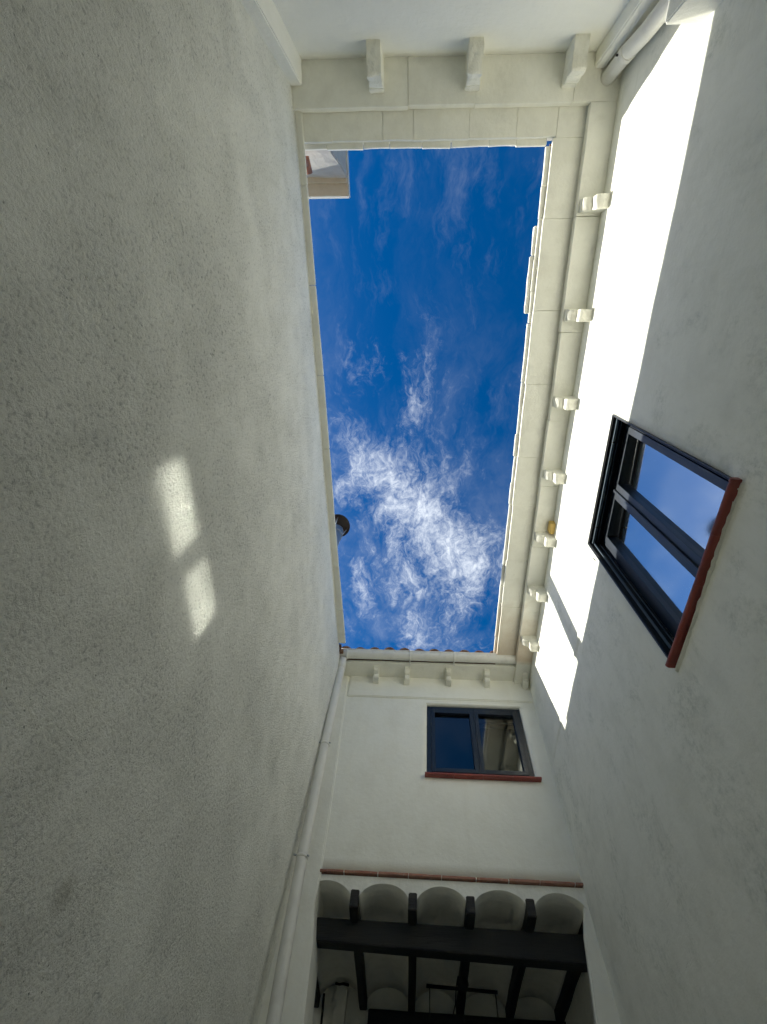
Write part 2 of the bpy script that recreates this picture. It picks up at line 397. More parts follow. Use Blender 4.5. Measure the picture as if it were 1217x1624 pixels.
# coping slabs, slightly out of line as laid
ys = [-1.74, -1.0, -.25, .55, 1.3, 2.05, 2.75, 3.4, 3.935]
def cop_x(y): return -1.038 + .030 * (y + 1.24) / 5.1 + .004 * math.sin(2.1 * y)
for a, b in zip(ys[:-1], ys[1:]):
    xa, xb = cop_x(a), cop_x(b)
    zz = 5.985 + random.uniform(-.002, .002)
    me = prism([(XL - .30, a + .0015), (xa, a + .0015), (xb, b - .0015), (XL - .30, b - .0015)], 2, zz, zz + .032, bevel=.005, amp=.003, freq=4)
    put('coping_slab', me, 'painted_trim', rough)
# clay roof behind the coping
def barrel(r=.085, length=.42, taper=.8, th=.014, seg=10):
    bm = bmesh.new(); A = []; Bq = []
    for k in range(seg + 1):
        an = math.pi * k / seg
        for (lst, rr) in ((A, r), (Bq, r - th)):
            lst.append((bm.verts.new((rr * math.cos(an), 0, rr * math.sin(an))), bm.verts.new((rr * taper * math.cos(an), length, rr * taper * math.sin(an)))))
    for k in range(seg):
        bm.faces.new((A[k][0], A[k + 1][0], A[k + 1][1], A[k][1])).smooth = True
        bm.faces.new((Bq[k][0], Bq[k][1], Bq[k + 1][1], Bq[k + 1][0])).smooth = True
        bm.faces.new((A[k][0], Bq[k][0], Bq[k + 1][0], A[k + 1][0])); bm.faces.new((A[k][1], A[k + 1][1], Bq[k + 1][1], Bq[k][1]))
    for k in (0, seg): bm.faces.new((A[k][0], A[k][1], Bq[k][1], Bq[k][0]))
    return mesh_of(bm)
BAR = barrel()
def tile_field(parent, origin, along, up, n_cols, n_rows, pitch=.21, rowlen=.36, first_row_parts=True, extra_joined=True):
    """cover tiles laid in columns along 'along', courses climbing 'up'."""
    along = Vector(along).normalized(); up = Vector(up).normalized(); nz = along.cross(up).normalized()
    if nz.z < 0: nz = -nz
    X = along; Yv = up
    R = Matrix((X, Yv, X.cross(Yv))).transposed()
    if X.cross(Yv).z < 0: R = Matrix((-X, Yv, (-X).cross(Yv))).transposed()
    joined = bmesh.new()
    for c_ in range(n_cols):
        for r_ in range(n_rows):
            jit = Vector((random.uniform(-.006, .006), random.uniform(-.012, .012), 0))
            p = Vector(origin) + along * (pitch * (c_ + .5)) + up * (rowlen * r_) + nz * (.02 + .012 * (r_ > 0)) + R @ jit
            M4 = Matrix.Translation(p) @ R.to_4x4() @ Matrix.Rotation(random.uniform(-.02, .02), 4, 'Z')
            if r_ == 0 and first_row_parts:
                q = link('roof_tile', BAR, 'roof_clay', parent); q.matrix_local = Matrix.Translation(parent.location).inverted() @ M4 if parent.parent is None else M4
            else:
                n0 = len(joined.verts); joined.from_mesh(BAR); joined.verts.ensure_lookup_table()
                bmesh.ops.transform(joined, matrix=M4, verts=joined.verts[n0:])
    me = bpy.data.meshes.new('mesh')
    for f in joined.faces: f.smooth = True
    joined.to_mesh(me); joined.free()
    if extra_joined:
        q = put('tile_courses', me, 'roof_clay', parent if parent.parent is None else parent); q['kind'] = 'stuff'
# lean-to roof rising gently away over the rough wall
put('roof_slab', prism([(XL - .02, 6.02), (XL - .02, 6.045), (-3.6, 6.62), (-3.6, 6.57)], 1, -2.1, 4.86), 'roof_clay', rough)
tile_field(rough, (XL - .27, -1.7, 6.03), (0, 1, 0), (-1, 0, .23), 31, 6)
# clay verge pieces showing where the coping stops
for k, (yy, zz, dx) in enumerate([(4.00, 6.005, .028), (4.075, 5.992, .05), (4.16, 6.0, .038)]):
    put('verge_tile', block(XL - .12, XL + dx, yy - .035, yy + .035, zz - .018, zz + .02, step=.03, amp=.012, freq=18), 'roof_clay', rough)

# ------------------------------------------------------------------ right: smooth wall with the large window
smooth = thing('windowed_wall', 'smooth white side wall with large dark window and a long sunlit band', 'wall', (XR, 1.5, 0))
def sk(u, v):   # the old wall swells a little towards its foot and its far end
    return -.012 * max(0, min(1, (3.9 - v) / 2.5))
me = wall_sheet(0, XR, XR + .40, grid_lines(-2.1, 4.9, .1, (WY0, WY1)), grid_lines(0, 5.96, .1, (SILL_Z, HEAD_Z)), hole=(WY0, WY1, SILL_Z, HEAD_Z), amp=.010, seed=11, skew=sk)
put('plaster_face', me, 'smooth_plaster', smooth)
# shallow plaster ridge running along the wall past the window
bm = bmesh.new()
prof = [(.0, -.045), (-.006, -.03), (-.013, -.012), (-.013, .004), (-.004, .022), (.0, .03)]
rows = []
for y in lin(1.86, 4.3, 40):
    rows.append([bm.verts.new((XR + .004 + px_ - .004, y, 4.735 + .012 * (y - 2) + pz_ + wob((1, y, 2), .012, 1.6))) for px_, pz_ in prof])
for a, b in zip(rows[:-1], rows[1:]):
    for j in range(len(prof) - 1): bm.faces.new((a[j], a[j + 1], b[j + 1], b[j])).smooth = True
me_r = mesh_of(bm); put('plaster_ridge', me_r, 'smooth_plaster', smooth)

def window_frame_box(bm, x0, x1, y0, y1, z0, z1):
    r = bmesh.ops.create_cube(bm, size=1)['verts']
    bmesh.ops.scale(bm, vec=(x1 - x0, y1 - y0, z1 - z0), verts=r); bmesh.ops.translate(bm, vec=((x0 + x1) / 2, (y0 + y1) / 2, (z0 + z1) / 2), verts=r)
def boxes(lst, bevel=.002):
    bm = bmesh.new()
    for b in lst: window_frame_box(bm, *b)
    if bevel: bmesh.ops.bevel(bm, geom=list(bm.edges), offset=bevel, segments=1, affect='EDGES')
    return mesh_of(bm)

GX = 1.548      # plane of the glass in the side wall
fx0, fx1 = 1.528, 1.60
win = put('window', boxes([(fx0, fx1, WY0 + .005, WY0 + .065, SILL_Z + .005, HEAD_Z - .005), (fx0, fx1, WY1 - .06, WY1 - .005, SILL_Z + .005, HEAD_Z - .005),
                            (fx0, fx1, WY0 + .066, WY1 - .061, HEAD_Z - .05, HEAD_Z - .005), (fx0, fx1, WY0 + .066, WY1 - .061, SILL_Z + .005, SILL_Z + .06)]), 'frame_metal', smooth,
          'dark two-sash window with deep black reveals and red glazed sill')
WINP = []
def sub(name, me, mat, par, label=None):
    r = par
    while r.parent: r = r.parent
    shift(me, r.location); o = link(name, me, mat, par)
    if label: o['label'] = label
    return o
def sash_x(y0, y1, z0, z1, w=.052):
    return boxes([(1.522, 1.585, y0, y0 + w, z0, z1), (1.522, 1.585, y1 - w, y1, z0, z1), (1.522, 1.585, y0 + w + .0005, y1 - w - .0005, z1 - w * .7, z1), (1.522, 1.585, y0 + w + .0005, y1 - w - .0005, z0, z0 + w)])
zt, zb = HEAD_Z - .052, SILL_Z + .075
YM = 1.285
sub('sash', sash_x(WY0 + .068, YM - .012, zb, zt), 'frame_metal', win)
sub('sash', sash_x(YM + .012, WY1 - .063, zb, zt), 'frame_metal', win)
sub('mullion', boxes([(1.508, 1.60, YM - .0105, YM + .0105, zb, zt)]), 'frame_metal', win)
def pane_x(y0, y1, z0, z1, e=-.018):
    # hung a degree out of true, as old frames are
    yc = (y0 + y1) / 2
    vs = [(GX + .012 + e * -(y - yc) + .006 * (z - (z0 + z1) / 2), y, z) for (y, z) in ((y0, z0), (y1, z0), (y1, z1), (y0, z1))]
    vs2 = [(x + .006, y, z) for x, y, z in vs]
    me = bpy.data.meshes.new('mesh'); me.from_pydata(vs, [], [(0, 1, 2, 3)]); return me
sub('pane', pane_x(WY0 + .118, YM - .062, zb + .05, zt - .034), 'window_glass', win)
sub('pane', pane_x(YM + .062, WY1 - .113, zb + .05, zt - .034), 'window_glass', win)
# reveal linings, roller-blind rail under the head with its two clips
sub('lining', boxes([(XR - .006, fx0 - .001, WY0 + .001, WY0 + .008, SILL_Z + .03, HEAD_Z - .001), (XR - .006, fx0 - .001, WY1 - .008, WY1 - .001, SILL_Z + .03, HEAD_Z - .001),
                      (XR - .006, fx0 - .001, WY0 + .009, WY1 - .009, HEAD_Z - .008, HEAD_Z - .001)], .001), 'black_lining', win)
sub('edge_trim', boxes([(XR - .012, XR + .010, WY0 - .008, WY0 + .0005, SILL_Z, HEAD_Z + .008), (XR - .012, XR + .010, WY1 + .0005, WY1 + .012, SILL_Z, HEAD_Z + .012),
                         (XR - .012, XR + .010, WY0 + .001, WY1, HEAD_Z + .0005, HEAD_Z + .010)], .001), 'frame_metal', win)
sub('blind_rail', boxes([(1.443, 1.462, WY0 + .012, WY1 - .012, HEAD_Z - .03, HEAD_Z - .010)], .001), 'rail_metal', win)
sub('blind_rail', boxes([(1.482, 1.487, WY0 + .012, WY1 - .012, HEAD_Z - .022, HEAD_Z - .010), (1.452, 1.466, WY1 - .02, WY1 - .0085, SILL_Z + .1, HEAD_Z - .04), (1.500, 1.504, WY1 - .016, WY1 - .0085, SILL_Z + .1, HEAD_Z - .04)], .001), 'rail_metal', win)
for yy in (.90, 1.63):
    sub('clip', tube([(1.438, yy, HEAD_Z - .036), (1.475, yy, HEAD_Z - .036)], .006, 8), 'iron', win)
# sill of glazed clay tiles with rounded nosing
def sill_piece(a, b, axis, wall, out, z, depth_in, name_parent, r=.017, out_by=.045):
    pts = [(wall + depth_in * -out, z - r), (wall + depth_in * -out, z + r)]
    fr_ = wall + out * out_by
    pts += [(fr_ + out * r * math.sin(t_), z + r * math.cos(t_)) for t_ in [math.pi * k / 8 for k in range(9)]]
    return prism(pts, axis, a, b, amp=.0012, freq=30, step=.03)
yy = .678
while yy < 1.81:
    b = min(yy + .29, 1.818)
    me = sill_piece(yy + .001, b - .001, 1, XR, -1, 3.452, .10, win, r=.016, out_by=.030)
    for q in me.vertices: q.co.z += .030 * (q.co.y - 1.2)
    sub('sill_tile', me, 'glazed_sill', win); yy = b
put('sill_bedding', block(XR - .012, XR + .05, .69, 1.82, 3.418, 3.436, step=.03, amp=.009, freq=26), 'smooth_plaster', smooth)
# the room behind
def room(name, par, x0, x1, y0, y1, z0, z1, open_axis):
    vs = [(x, y, z) for x in (x0, x1) for y in (y0, y1) for z in (z0, z1)]
    fs = {'x0': (0, 1, 3, 2), 'x1': (4, 6, 7, 5), 'y0': (0, 4, 5, 1), 'y1': (2, 3, 7, 6), 'z0': (0, 2, 6, 4), 'z1': (1, 5, 7, 3)}
    me = bpy.data.meshes.new('mesh'); me.from_pydata(vs, [], [f for k, f in fs.items() if k != open_axis])
    return put(name, me, 'room_dark', par)
room('room', smooth, XR + .405, XR + 3.2, -.4, 2.9, 2.6, 5.3, 'x0')

# ------------------------------------------------------------------ far: end wall with small window above the porch opening
endw = thing('end_wall', 'white end wall above the porch with small dark two-pane window', 'wall', (0, YF, 0))
EX0, EX1, EZ0, EZ1 = .075, 1.235, 4.63, 5.555
me = wall_sheet(1, YF, YF + .38, grid_lines(-1.3, 1.62, .1, (EX0, EX1)), grid_lines(3.70, 6.10, .1, (EZ0, EZ1)), hole=(EX0, EX1, EZ0, EZ1), amp=.008, seed=21)
put('plaster_face', me, 'end_plaster', endw)
# frieze band standing proud under the eave
me = block(-.955, XR + .03, YF - .022, YF + .06, 5.640, 6.0, step=.09, amp=.006, freq=5, bevel=.01)
put('frieze', me, 'end_plaster', endw)
put('lintel_edge', block(EX0 - .01, EX1 + .02, YF - .016, YF + .05, 5.562, 5.595, step=.09, amp=.004, freq=7), 'end_plaster', endw)
# battered pilaster at the left corner, running down as the porch pier
me = prism([(XL - .2, 5.98), (-.985, 5.98), (-.965, 5.65), (-.925, 5.0), (-.885, 4.3), (-.852, 3.66), (-.862, 3.45), (-.815, 3.2), (-.775, 2.75), (-.76, 2.3), (-.76, 0), (XL - .2, 0)], 1, YF - .030, YF + .45, bevel=.012)
put('pier', me, 'end_plaster', endw)
me = prism([(XR + .3, 3.70), (XR - .005, 3.70), (1.405, 3.60), (1.335, 3.36), (1.262, 2.88), (1.22, 2.4), (1.22, 0), (XR + .3, 0)], 1, YF + .002, YF + .07, bevel=.012)
put('pier', me, 'end_plaster', endw)

# window in the end wall
GY = YF + .055
f0, f1 = YF + .022, YF + .085
ewin = put('window', boxes([(EX0 + .004, EX0 + .052, f0, f1, EZ0 + .004, EZ1 - .004), (EX1 - .052, EX1 - .004, f0, f1, EZ0 + .004, EZ1 - .004),
                             (EX0 + .053, EX1 - .053, f0, f1, EZ1 - .055, EZ1 - .004), (EX0 + .053, EX1 - .053, f0, f1, EZ0 + .004, EZ0 + .045)]), 'frame_metal', endw,
           'small dark blue-grey window under the far eave')
xm = .655
def sash_y(x0, x1, z0, z1, w=.045, y0=YF + .012, y1=YF + .07):
    return boxes([(x0, x0 + w, y0, y1, z0, z1), (x1 - w, x1, y0, y1, z0, z1), (x0 + w + .0005, x1 - w - .0005, y0, y1, z1 - w, z1), (x0 + w + .0005, x1 - w - .0005, y0, y1, z0, z0 + w)])
sub('sash', sash_y(EX0 + .054, xm - .008, EZ0 + .047, EZ1 - .057), 'frame_metal', ewin)
sub('sash', sash_y(xm + .008, EX1 - .054, EZ0 + .047, EZ1 - .057), 'frame_metal', ewin)
sub('mullion', boxes([(xm - .007, xm + .007, YF + .02, YF + .075, EZ0 + .047, EZ1 - .057)]), 'frame_metal', ewin)
def pane_y(x0, x1, z0, z1):
    me = bpy.data.meshes.new('mesh'); me.from_pydata([(x0, GY, z0), (x1, GY, z0), (x1, GY, z1), (x0, GY, z1)], [], [(0, 1, 2, 3)]); return me
sub('pane', pane_y(EX0 + .098, xm - .052, EZ0 + .090, EZ1 - .100), 'window_glass', ewin)
sub('pane', pane_y(xm + .052, EX1 - .098, EZ0 + .090, EZ1 - .100), 'window_glass', ewin)
sub('blind', boxes([(EX0 + .08, xm - .04, YF + .16, YF + .165, EZ0 + .05, EZ1 - .06)], 0), 'blind_cloth', ewin, 'dark blue roller blind pulled down behind the left pane')
sub('curtain_rail', boxes([(xm + .03, EX1 - .05, YF + .15, YF + .17, EZ1 - .12, EZ1 - .10)], 0), 'rail_metal', ewin)
xx = .055
while xx < 1.28:
    b = min(xx + .31, 1.285)
    me = sill_piece(xx + .001, b - .001, 0, YF, -1, 4.612, .05, ewin, r=.014)
    sub('sill_tile', me, 'glazed_sill', ewin); xx = b
room('room', endw, -.8, 1.6, YF + .385, 7.0, 3.75, 5.95, 'y0')

# clay string course over the porch
xx = -.872
k = 0
for L_ in (.22, .30, .27, .29, .30, .28, .27, .30, .08):
    b = min(xx + L_, 1.425)
    if b - xx < .03: break
    dz = random.uniform(-.003, .003)
    put('brick', block(xx + .003, b - .003, YF - .032 + random.uniform(-.003, .003), YF + .05, 3.676 + dz, 3.697 + dz, step=.05, amp=.003, freq=14, bevel=.004), 'clay', endw); xx = b
put('mortar', block(-.875, 1.425, YF - .024, YF + .06, 3.679, 3.694, bevel=0), 'end_plaster', endw)

# ------------------------------------------------------------------ porch ceiling: dark joists with small plaster vaults
porch = thing('porch', 'shaded porch ceiling of black timber joists and small white vaults', 'porch', (.3, 5.4, 0))
JX = [-1.022, -.532, -.040, .446, .945, 1.440]
JZ0, JZ1 = 3.440, 3.562
for x in JX:
    put('joist', block(x - .036, x + .036, (YF + .072 if x > 1.2 else YF - .016 + random.uniform(-.006, .006)) if x > -1 else YF + .46, 6.44, JZ0, JZ1, step=.16, amp=.006, freq=3, bevel=.006), 'dark_wood', porch)
def vault(x0, x1, y0, y1, zc_, zs_, th=.03, front=True):
    bm = bmesh.new(); n = 18; rows = []
    for y in lin(y0, y1, 10):
        row = []
        for k in range(n + 1):
            t_ = k / n; x = x0 + (x1 - x0) * t_
            s_ = math.sqrt(max(0, 1 - (2 * t_ - 1) ** 2 * .93)); s0 = math.sqrt(1 - .93)
            z = zs_ + (zc_ - zs_) * (s_ - s0) / (1 - s0)
            row.append((bm.verts.new((x + wob((x, y, z), .003, 8), y, z + wob((x, y, z), .006, 5))), bm.verts.new((x, y, 3.668))))
        rows.append(row)
    for a, b in zip(rows[:-1], rows[1:]):
        for k in range(n):
            bm.faces.new((a[k][0], a[k + 1][0], b[k + 1][0], b[k][0])).smooth = True
            bm.faces.new((a[k][1], b[k][1], b[k + 1][1], a[k + 1][1]))
    for row in (rows[0], rows[-1]):
        for k in range(n): bm.faces.new((row[k][0], row[k][1], row[k + 1][1], row[k + 1][0]))
    for k in (0, n):
        for a, b in zip(rows[:-1], rows[1:]): bm.faces.new((a[k][0], b[k][0], b[k][1], a[k][1]))
    return mesh_of(bm)
for x in JX[1:]:
    put('joist_infill', block(x - .034, x + .034, YF - .0025, 6.44, 3.560, 3.668, step=.3, bevel=0, amp=.002), 'porch_plaster', porch)
for a, b in zip(JX[:-1], JX[1:]):
    put('vault', vault(a + .030, b - .030, YF - .003, 6.44, 3.622, 3.515), 'porch_plaster', porch)
put('beam', prism([(-1.28, 3.318), (1.475, 3.262), (1.475, 3.452), (-1.28, 3.470)], 1, 4.735, 4.875, bevel=.007, amp=.006, freq=3), 'grooved_wood', porch, 'broad black crossbeam carrying the porch joists')
put('beam', block(-.475, 1.56, 6.36, 6.44, 3.16, 3.437, step=.2, amp=.004, freq=3), 'grooved_wood', porch, 'rear black beam over the porch door')
put('rear_wall', block(-1.5, 1.75, 6.445, 6.7, 0, 3.66, step=.3, amp=.006, freq=2), 'porch_plaster', porch)
put('side_wall', block(-1.55, -1.27, YF + .452, 6.443, 0, 3.66, step=.3, amp=.006, freq=2), 'porch_plaster', porch)
put('side_wall', block(1.48, 1.80, YF + .072, 6.443, 0, 3.66, step=.3, amp=.006, freq=2), 'porch_plaster', porch)
dr = put('door', boxes([(-.44, 1.42, 6.40, 6.44, 0.0, 3.155)]), 'grooved_wood', porch)
for k in range(6):
    sub('door_board', block(-.43 + .31 * k, -.43 + .31 * k + .295, 6.385, 6.405, .05, 3.13), 'dark_wood', dr)
put('boxed_pipe', block(-.815, -.700, 6.30, 6.444, 0, 3.555, step=.2, amp=.004), 'end_plaster', porch, 'white boxed pipe in the left rear corner of the porch')
put('pipe_clip', tube([(-.83, 6.285, 3.575), (-.79, 6.28, 3.568), (-.75, 6.28, 3.574), (-.69, 6.285, 3.568)], .011, 6), 'iron', porch)
put('rod', tube([(-.935, 6.30, 3.50), (-.925, 6.30, 3.38), (-.905, 6.30, 3.1), (-.90, 6.30, 2.0)], .012, 8), 'iron', porch, 'thin black upright rod by the boxed pipe')

lamp = thing('hanging_lamp', 'black bar lamp with three pendants hanging under a porch joist', 'lamp', (.43, 5.62, 3.44))
def lput(n, me, mt, par=None):
    shift(me, lamp.location); return link(n, me, mt, par or lamp)
lput('bar', tube([(.095, 5.60, 3.372), (.745, 5.64, 3.372)], .013, 10), 'iron')
lput('mount', tube([(.43, 5.62, 3.439), (.43, 5.62, 3.40), (.43, 5.62, 3.355)], [.05, .055, .03], 16), 'iron')
for x, y in ((.125, 5.602), (.425, 5.62), (.725, 5.638)):
    cd = lput('cord', tube([(x, y, 3.37), (x, y, 2.95)], .005, 6), 'iron')
    lput('shade', tube([(x, y, 2.96), (x, y, 2.93), (x, y, 2.80)], [.02, .045, .10], 16, cap=False), 'iron', cd)
lput('cable', tube([(.385, 5.55, 3.43), (.372, 5.7, 3.405), (.378, 5.95, 3.38), (.37, 6.2, 3.40), (.38, 6.35, 3.43)], .006, 6), 'iron')

# ------------------------------------------------------------------ near: wall behind and overhead, with the deep eave
near = thing('eaves_wall', 'grainy white wall at the top under the deep boxed eave, three big corbels', 'wall', (0, YN, 0))
me = wall_sheet(1, YN, YN - .34, grid_lines(-1.4, 1.75, .12), grid_lines(0, 5.94, .12), amp=.006, seed=31)
put('plaster_face', me, 'near_plaster', near)
put('pilaster', prism([(XL - .04, YN - .04), (XL - .04, -1.625), (-1.0, -1.622), (-.992, YN - .04)], 2, 0, ZS - .0015, bevel=.008, step=.2, amp=.005, freq=2), 'near_plaster', near, 'corner pilaster meeting the roughcast wall')
put('pilaster', prism([(1.218, YN - .04), (1.222, -1.680), (1.300, -1.678), (1.305, YN - .04)], 2, 0, ZS - .0015, bevel=.008, step=.2, amp=.005, freq=2), 'near_plaster', near, 'narrow corner pilaster beside the downpipe')
put('low_pier', block(1.232, XR + .02, -1.50, -1.400, 0, 4.76, step=.25, amp=.006, freq=2, bevel=.008), 'near_plaster', near, 'short square pier with sunlit top against the side wall')

# ------------------------------------------------------------------ eave courses (lower course, upper course, rim) on near and right sides
def slabs(parent, axis, a0, a1, lens, o_in, o_out, z0, z1, mat, name, amp=.004, gap=.0009, bevel=.0022):
    a = a0; k = 0
    while a < a1 - .01:
        b = min(a + lens[k % len(lens)], a1)
        if a1 - b < .12: b = a1
        dz = random.uniform(-.0012, .0012); do = random.uniform(-.004, .004)
        lo, hi = sorted((o_in, o_out + do))
        if axis == 0: me = block(a + gap, b - gap, lo, hi, z0 + dz, z1 + dz, step=.07, amp=amp, freq=5, bevel=bevel)
        else: me = block(lo, hi, a + gap, b - gap, z0 + dz, z1 + dz, step=.07, amp=amp, freq=5, bevel=bevel)
        put(name, me, mat, parent); a = b; k += 1
xb = XR + .03
# near side
slabs(near, 0, XL - .02, xb, (.93, .52, .75, .6), YN - .03, -1.492, ZS, ZS + .080, 'painted_trim', 'eave_slab')
slabs(near, 0, XL - .02, 1.232, (.30, .42, .25, .45, .38, .225, .095, .215, .3), YN - .03, -1.303, 6.022, 6.064, 'painted_trim', 'eave_slab')
slabs(near, 0, XL - .02, .955, (.24, .31, .22, .27), YN - .03, -1.266, 6.068, 6.100, 'painted_trim', 'rim_tile', amp=.005, gap=.002, bevel=.003)
# right side
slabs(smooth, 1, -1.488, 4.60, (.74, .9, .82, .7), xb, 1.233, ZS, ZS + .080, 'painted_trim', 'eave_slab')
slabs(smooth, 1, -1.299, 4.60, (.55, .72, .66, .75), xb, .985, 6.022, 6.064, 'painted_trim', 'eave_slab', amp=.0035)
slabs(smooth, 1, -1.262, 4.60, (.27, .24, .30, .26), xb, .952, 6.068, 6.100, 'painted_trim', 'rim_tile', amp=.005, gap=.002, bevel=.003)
for y0, y1, x0 in ((-.71, -.485, .928), (-.478, -.005, .918)):
    put('raised_rim', block(x0, 1.1, y0, y1, 6.101, 6.150, step=.06, amp=.006, freq=9), 'painted_trim', smooth)
# filler between courses so no light leaks through
put('eave_core', boxes([(1.0, xb, -1.25, 4.6, 6.101, 6.16)], 0), 'painted_trim', smooth)
put('eave_core', boxes([(XL - .02, xb, YN - .03, -1.32, 6.1012, 6.1598)], 0), 'painted_trim', near)

# roofs above
rr = put('roof_slab', prism([(1.0, 6.161), (1.0, 6.18), (4.6, 7.10), (4.6, 7.05)], 1, -1.3, 4.9), 'roof_clay', smooth)
tile_field(smooth, (1.03, -1.25, 6.165), (0, 1, 0), (1, 0, .256), 28, 9, first_row_parts=False)
put('roof_slab', prism([(-1.34, 6.161), (-1.34, 6.18), (-4.6, 7.05), (-4.6, 7.0)], 0, -1.3, 1.75), 'roof_clay', near)
tile_field(near, (-1.2, -1.37, 6.165), (1, 0, 0), (0, -1, .265), 14, 8, first_row_parts=False)

# ------------------------------------------------------------------ corbels
def corbel_mesh(w, L1, L2, h1, h2):
    """stepped corbel: origin on the wall at the soffit, runs along +Y; lower block short, curved upper tier longer."""
    prof = [(-.03, 0.004), (L2, 0.004), (L2, -h1 * .45)]
    for k in range(5):
        t_ = k / 4; prof.append((L2 - (L2 - L1) * (1 - math.cos(t_ * math.pi / 2)) * .9 - .004, -h1 * .45 - (h1 * .55) * math.sin(t_ * math.pi / 2)))
    prof += [(L1 + .012, -h1 - .004), (L1 + .006, -h2 + .012), (L1 - .008, -h2), (-.03, -h2)]
    bm = bmesh.new()
    n = 3; rings = []
    for i in range(n + 1):
        x = -w / 2 + w * i / n
        rings.append([bm.verts.new((x, p[0], p[1])) for p in prof])
    k = len(prof)
    for i in range(n):
        for j in range(k): bm.faces.new((rings[i][j], rings[i][(j + 1) % k], rings[i + 1][(j + 1) % k], rings[i + 1][j]))
    bm.faces.new(rings[0]); bm.faces.new(rings[-1][::-1])
    bmesh.ops.recalc_face_normals(bm, faces=bm.faces)
    bmesh.ops.bevel(bm, geom=[e for e in bm.edges if e.calc_face_angle(0) > .6], offset=.0035, segments=2, affect='EDGES')
    bmesh.ops.subdivide_edges(bm, edges=[e for e in bm.edges if e.calc_length() > .05], cuts=2, use_grid_fill=True)
    s = random.uniform(0, 40)
    for v in bm.verts: v.co += Vector((noise.noise(v.co * 16 + Vector((s, 0, 0))), noise.noise(v.co * 16 + Vector((0, s, 0))), noise.noise(v.co * 16 + Vector((0, 0, s))))) * .011
    return mesh_of(bm)
def place(me, mat, parent, loc, rz, name='corbel'):
    o = link(name, me, mat, parent); o.location = Vector(loc) - parent.location; o.rotation_euler = (0, 0, rz); return o
cn = [corbel_mesh(.104, .185, .205, .165, .245) for _ in range(3)]
for x, me in zip((-.418, .312, 1.045), cn): place(me, 'painted_corbel', near, (x, YN, ZS), 0)
cr = [corbel_mesh(.100, .094, .180, .100, .185) for _ in range(3)]
for k, y in enumerate((-.818, .010, .775, 1.530, 2.262, 2.975, 3.715)): place(cr[k % 3], 'painted_corbel', smooth, (XR, y, ZS), math.pi / 2 + random.uniform(-.04, .04))

# far eave: soffit boards, fascia, corbels
FSZ = 5.975
slabs(endw, 0, XL - .02, XR + .02, (.62, .8, .7), YF + .05, 4.225, FSZ, FSZ + .035, 'painted_trim', 'eave_slab', amp=.004)
slabs(endw, 0, XL - .02, XR + .02, (.9, .75), 4.30, 4.250, FSZ + .037, FSZ + .054, 'dark_wood', 'fascia', amp=.006)
cf = [corbel_mesh(.066, .115, .200, .070, .130) for _ in range(2)]
for k, x in enumerate((-.600, -.190, .362, .866, 1.362)): place(cf[k % 2], 'painted_corbel', endw, (x, YF - .02, FSZ), math.pi)
# far roof
put('roof_slab', prism([(4.20, 6.030), (4.20, 6.045), (7.4, 6.90), (7.4, 6.85)], 0, XL - .02, XR + .1), 'roof_clay', endw)
tile_field(endw, (-1.13, 4.125, 6.022), (1, 0, 0), (0, 1, .265), 13, 8, pitch=.2)

# ------------------------------------------------------------------ gutter and downpipes
gut = thing('gutter', 'white half-round gutter along the far eave with its long downpipe', 'gutter', (0, 4.2, 5.95))
def gput(n, me, mt='white_pvc', par=None):
    shift(me, gut.location); return link(n, me, mt, par or gut)
def half_round(x0, x1, r, yc, zc, th=.006, seg=16, nx=1):
    bm = bmesh.new(); rows = []
    xs = lin(x0, x1, nx)
    for x in xs:
        o_, i_ = [], []
        for k in range(seg + 1):
            an = math.pi + math.pi * k / seg
            dz = wob((x, 1, 1), .004, 1.5)
            o_.append(bm.verts.new((x, yc + r * math.cos(an), zc + dz + r * math.sin(an)))); i_.append(bm.verts.new((x, yc + (r - th) * math.cos(an), zc + dz + (r - th) * math.sin(an))))
        rows.append((o_, i_))
    for a, b in zip(rows[:-1], rows[1:]):
        for k in range(seg):
            bm.faces.new((a[0][k], a[0][k + 1], b[0][k + 1], b[0][k])).smooth = True
            bm.faces.new((a[1][k], b[1][k], b[1][k + 1], a[1][k + 1])).smooth = True
        for k in (0, seg): bm.faces.new((a[0][k], b[0][k], b[1][k], a[1][k]))
    for r_ in (rows[0], rows[-1]):
        for k in range(seg): bm.faces.new((r_[0][k], r_[0][k + 1], r_[1][k + 1], r_[1][k]))
    return mesh_of(bm)
GYc, GZc, GR = 4.140, 6.034, .068
ch = gput('channel', half_round(-1.083, 1.385, GR, GYc, GZc, nx=24))
gput('bead', tube([(x, GYc - GR - .003, GZc + .002 + wob((x, 1, 1), .004, 1.5)) for x in lin(-1.083, 1.385, 24)], .007, 8))
for x in (-.992, 1.335, 1.375): gput('collar', half_round(x - .011, x + .011, GR + .006, GYc, GZc))
gput('end_cap', prism([(GYc + GR * math.cos(a_), GZc + GR * math.sin(a_)) for a_ in [math.pi + math.pi * k / 14 for k in range(15)]], 0, 1.385, 1.391))
gput('end_cap', prism([(GYc + GR * math.cos(a_), GZc + GR * math.sin(a_)) for a_ in [math.pi + math.pi * k / 14 for k in range(15)]], 0, -1.088, -1.083))
for x in (-.155, .430, 1.338):
    br = gput('bracket', half_round(x - .010, x + .010, GR + .005, GYc, GZc))
    gput('strap', block(x - .009, x + .009, GYc + GR - .004, 4.232, GZc - .075, GZc - .01, bevel=.001), par=br)
pp = [(-1.046, 4.165, 5.965), (-1.048, 4.195, 5.90), (-1.050, 4.225, 5.80), (-1.047, 4.235, 5.4), (-1.032, 4.235, 4.72), (-1.012, 4.235, 4.1), (-.995, 4.235, 3.64), (-.960, 4.235, 3.05), (-.932, 4.235, 2.68), (-.92, 4.235, 2.2), (-.92, 4.235, .02)]
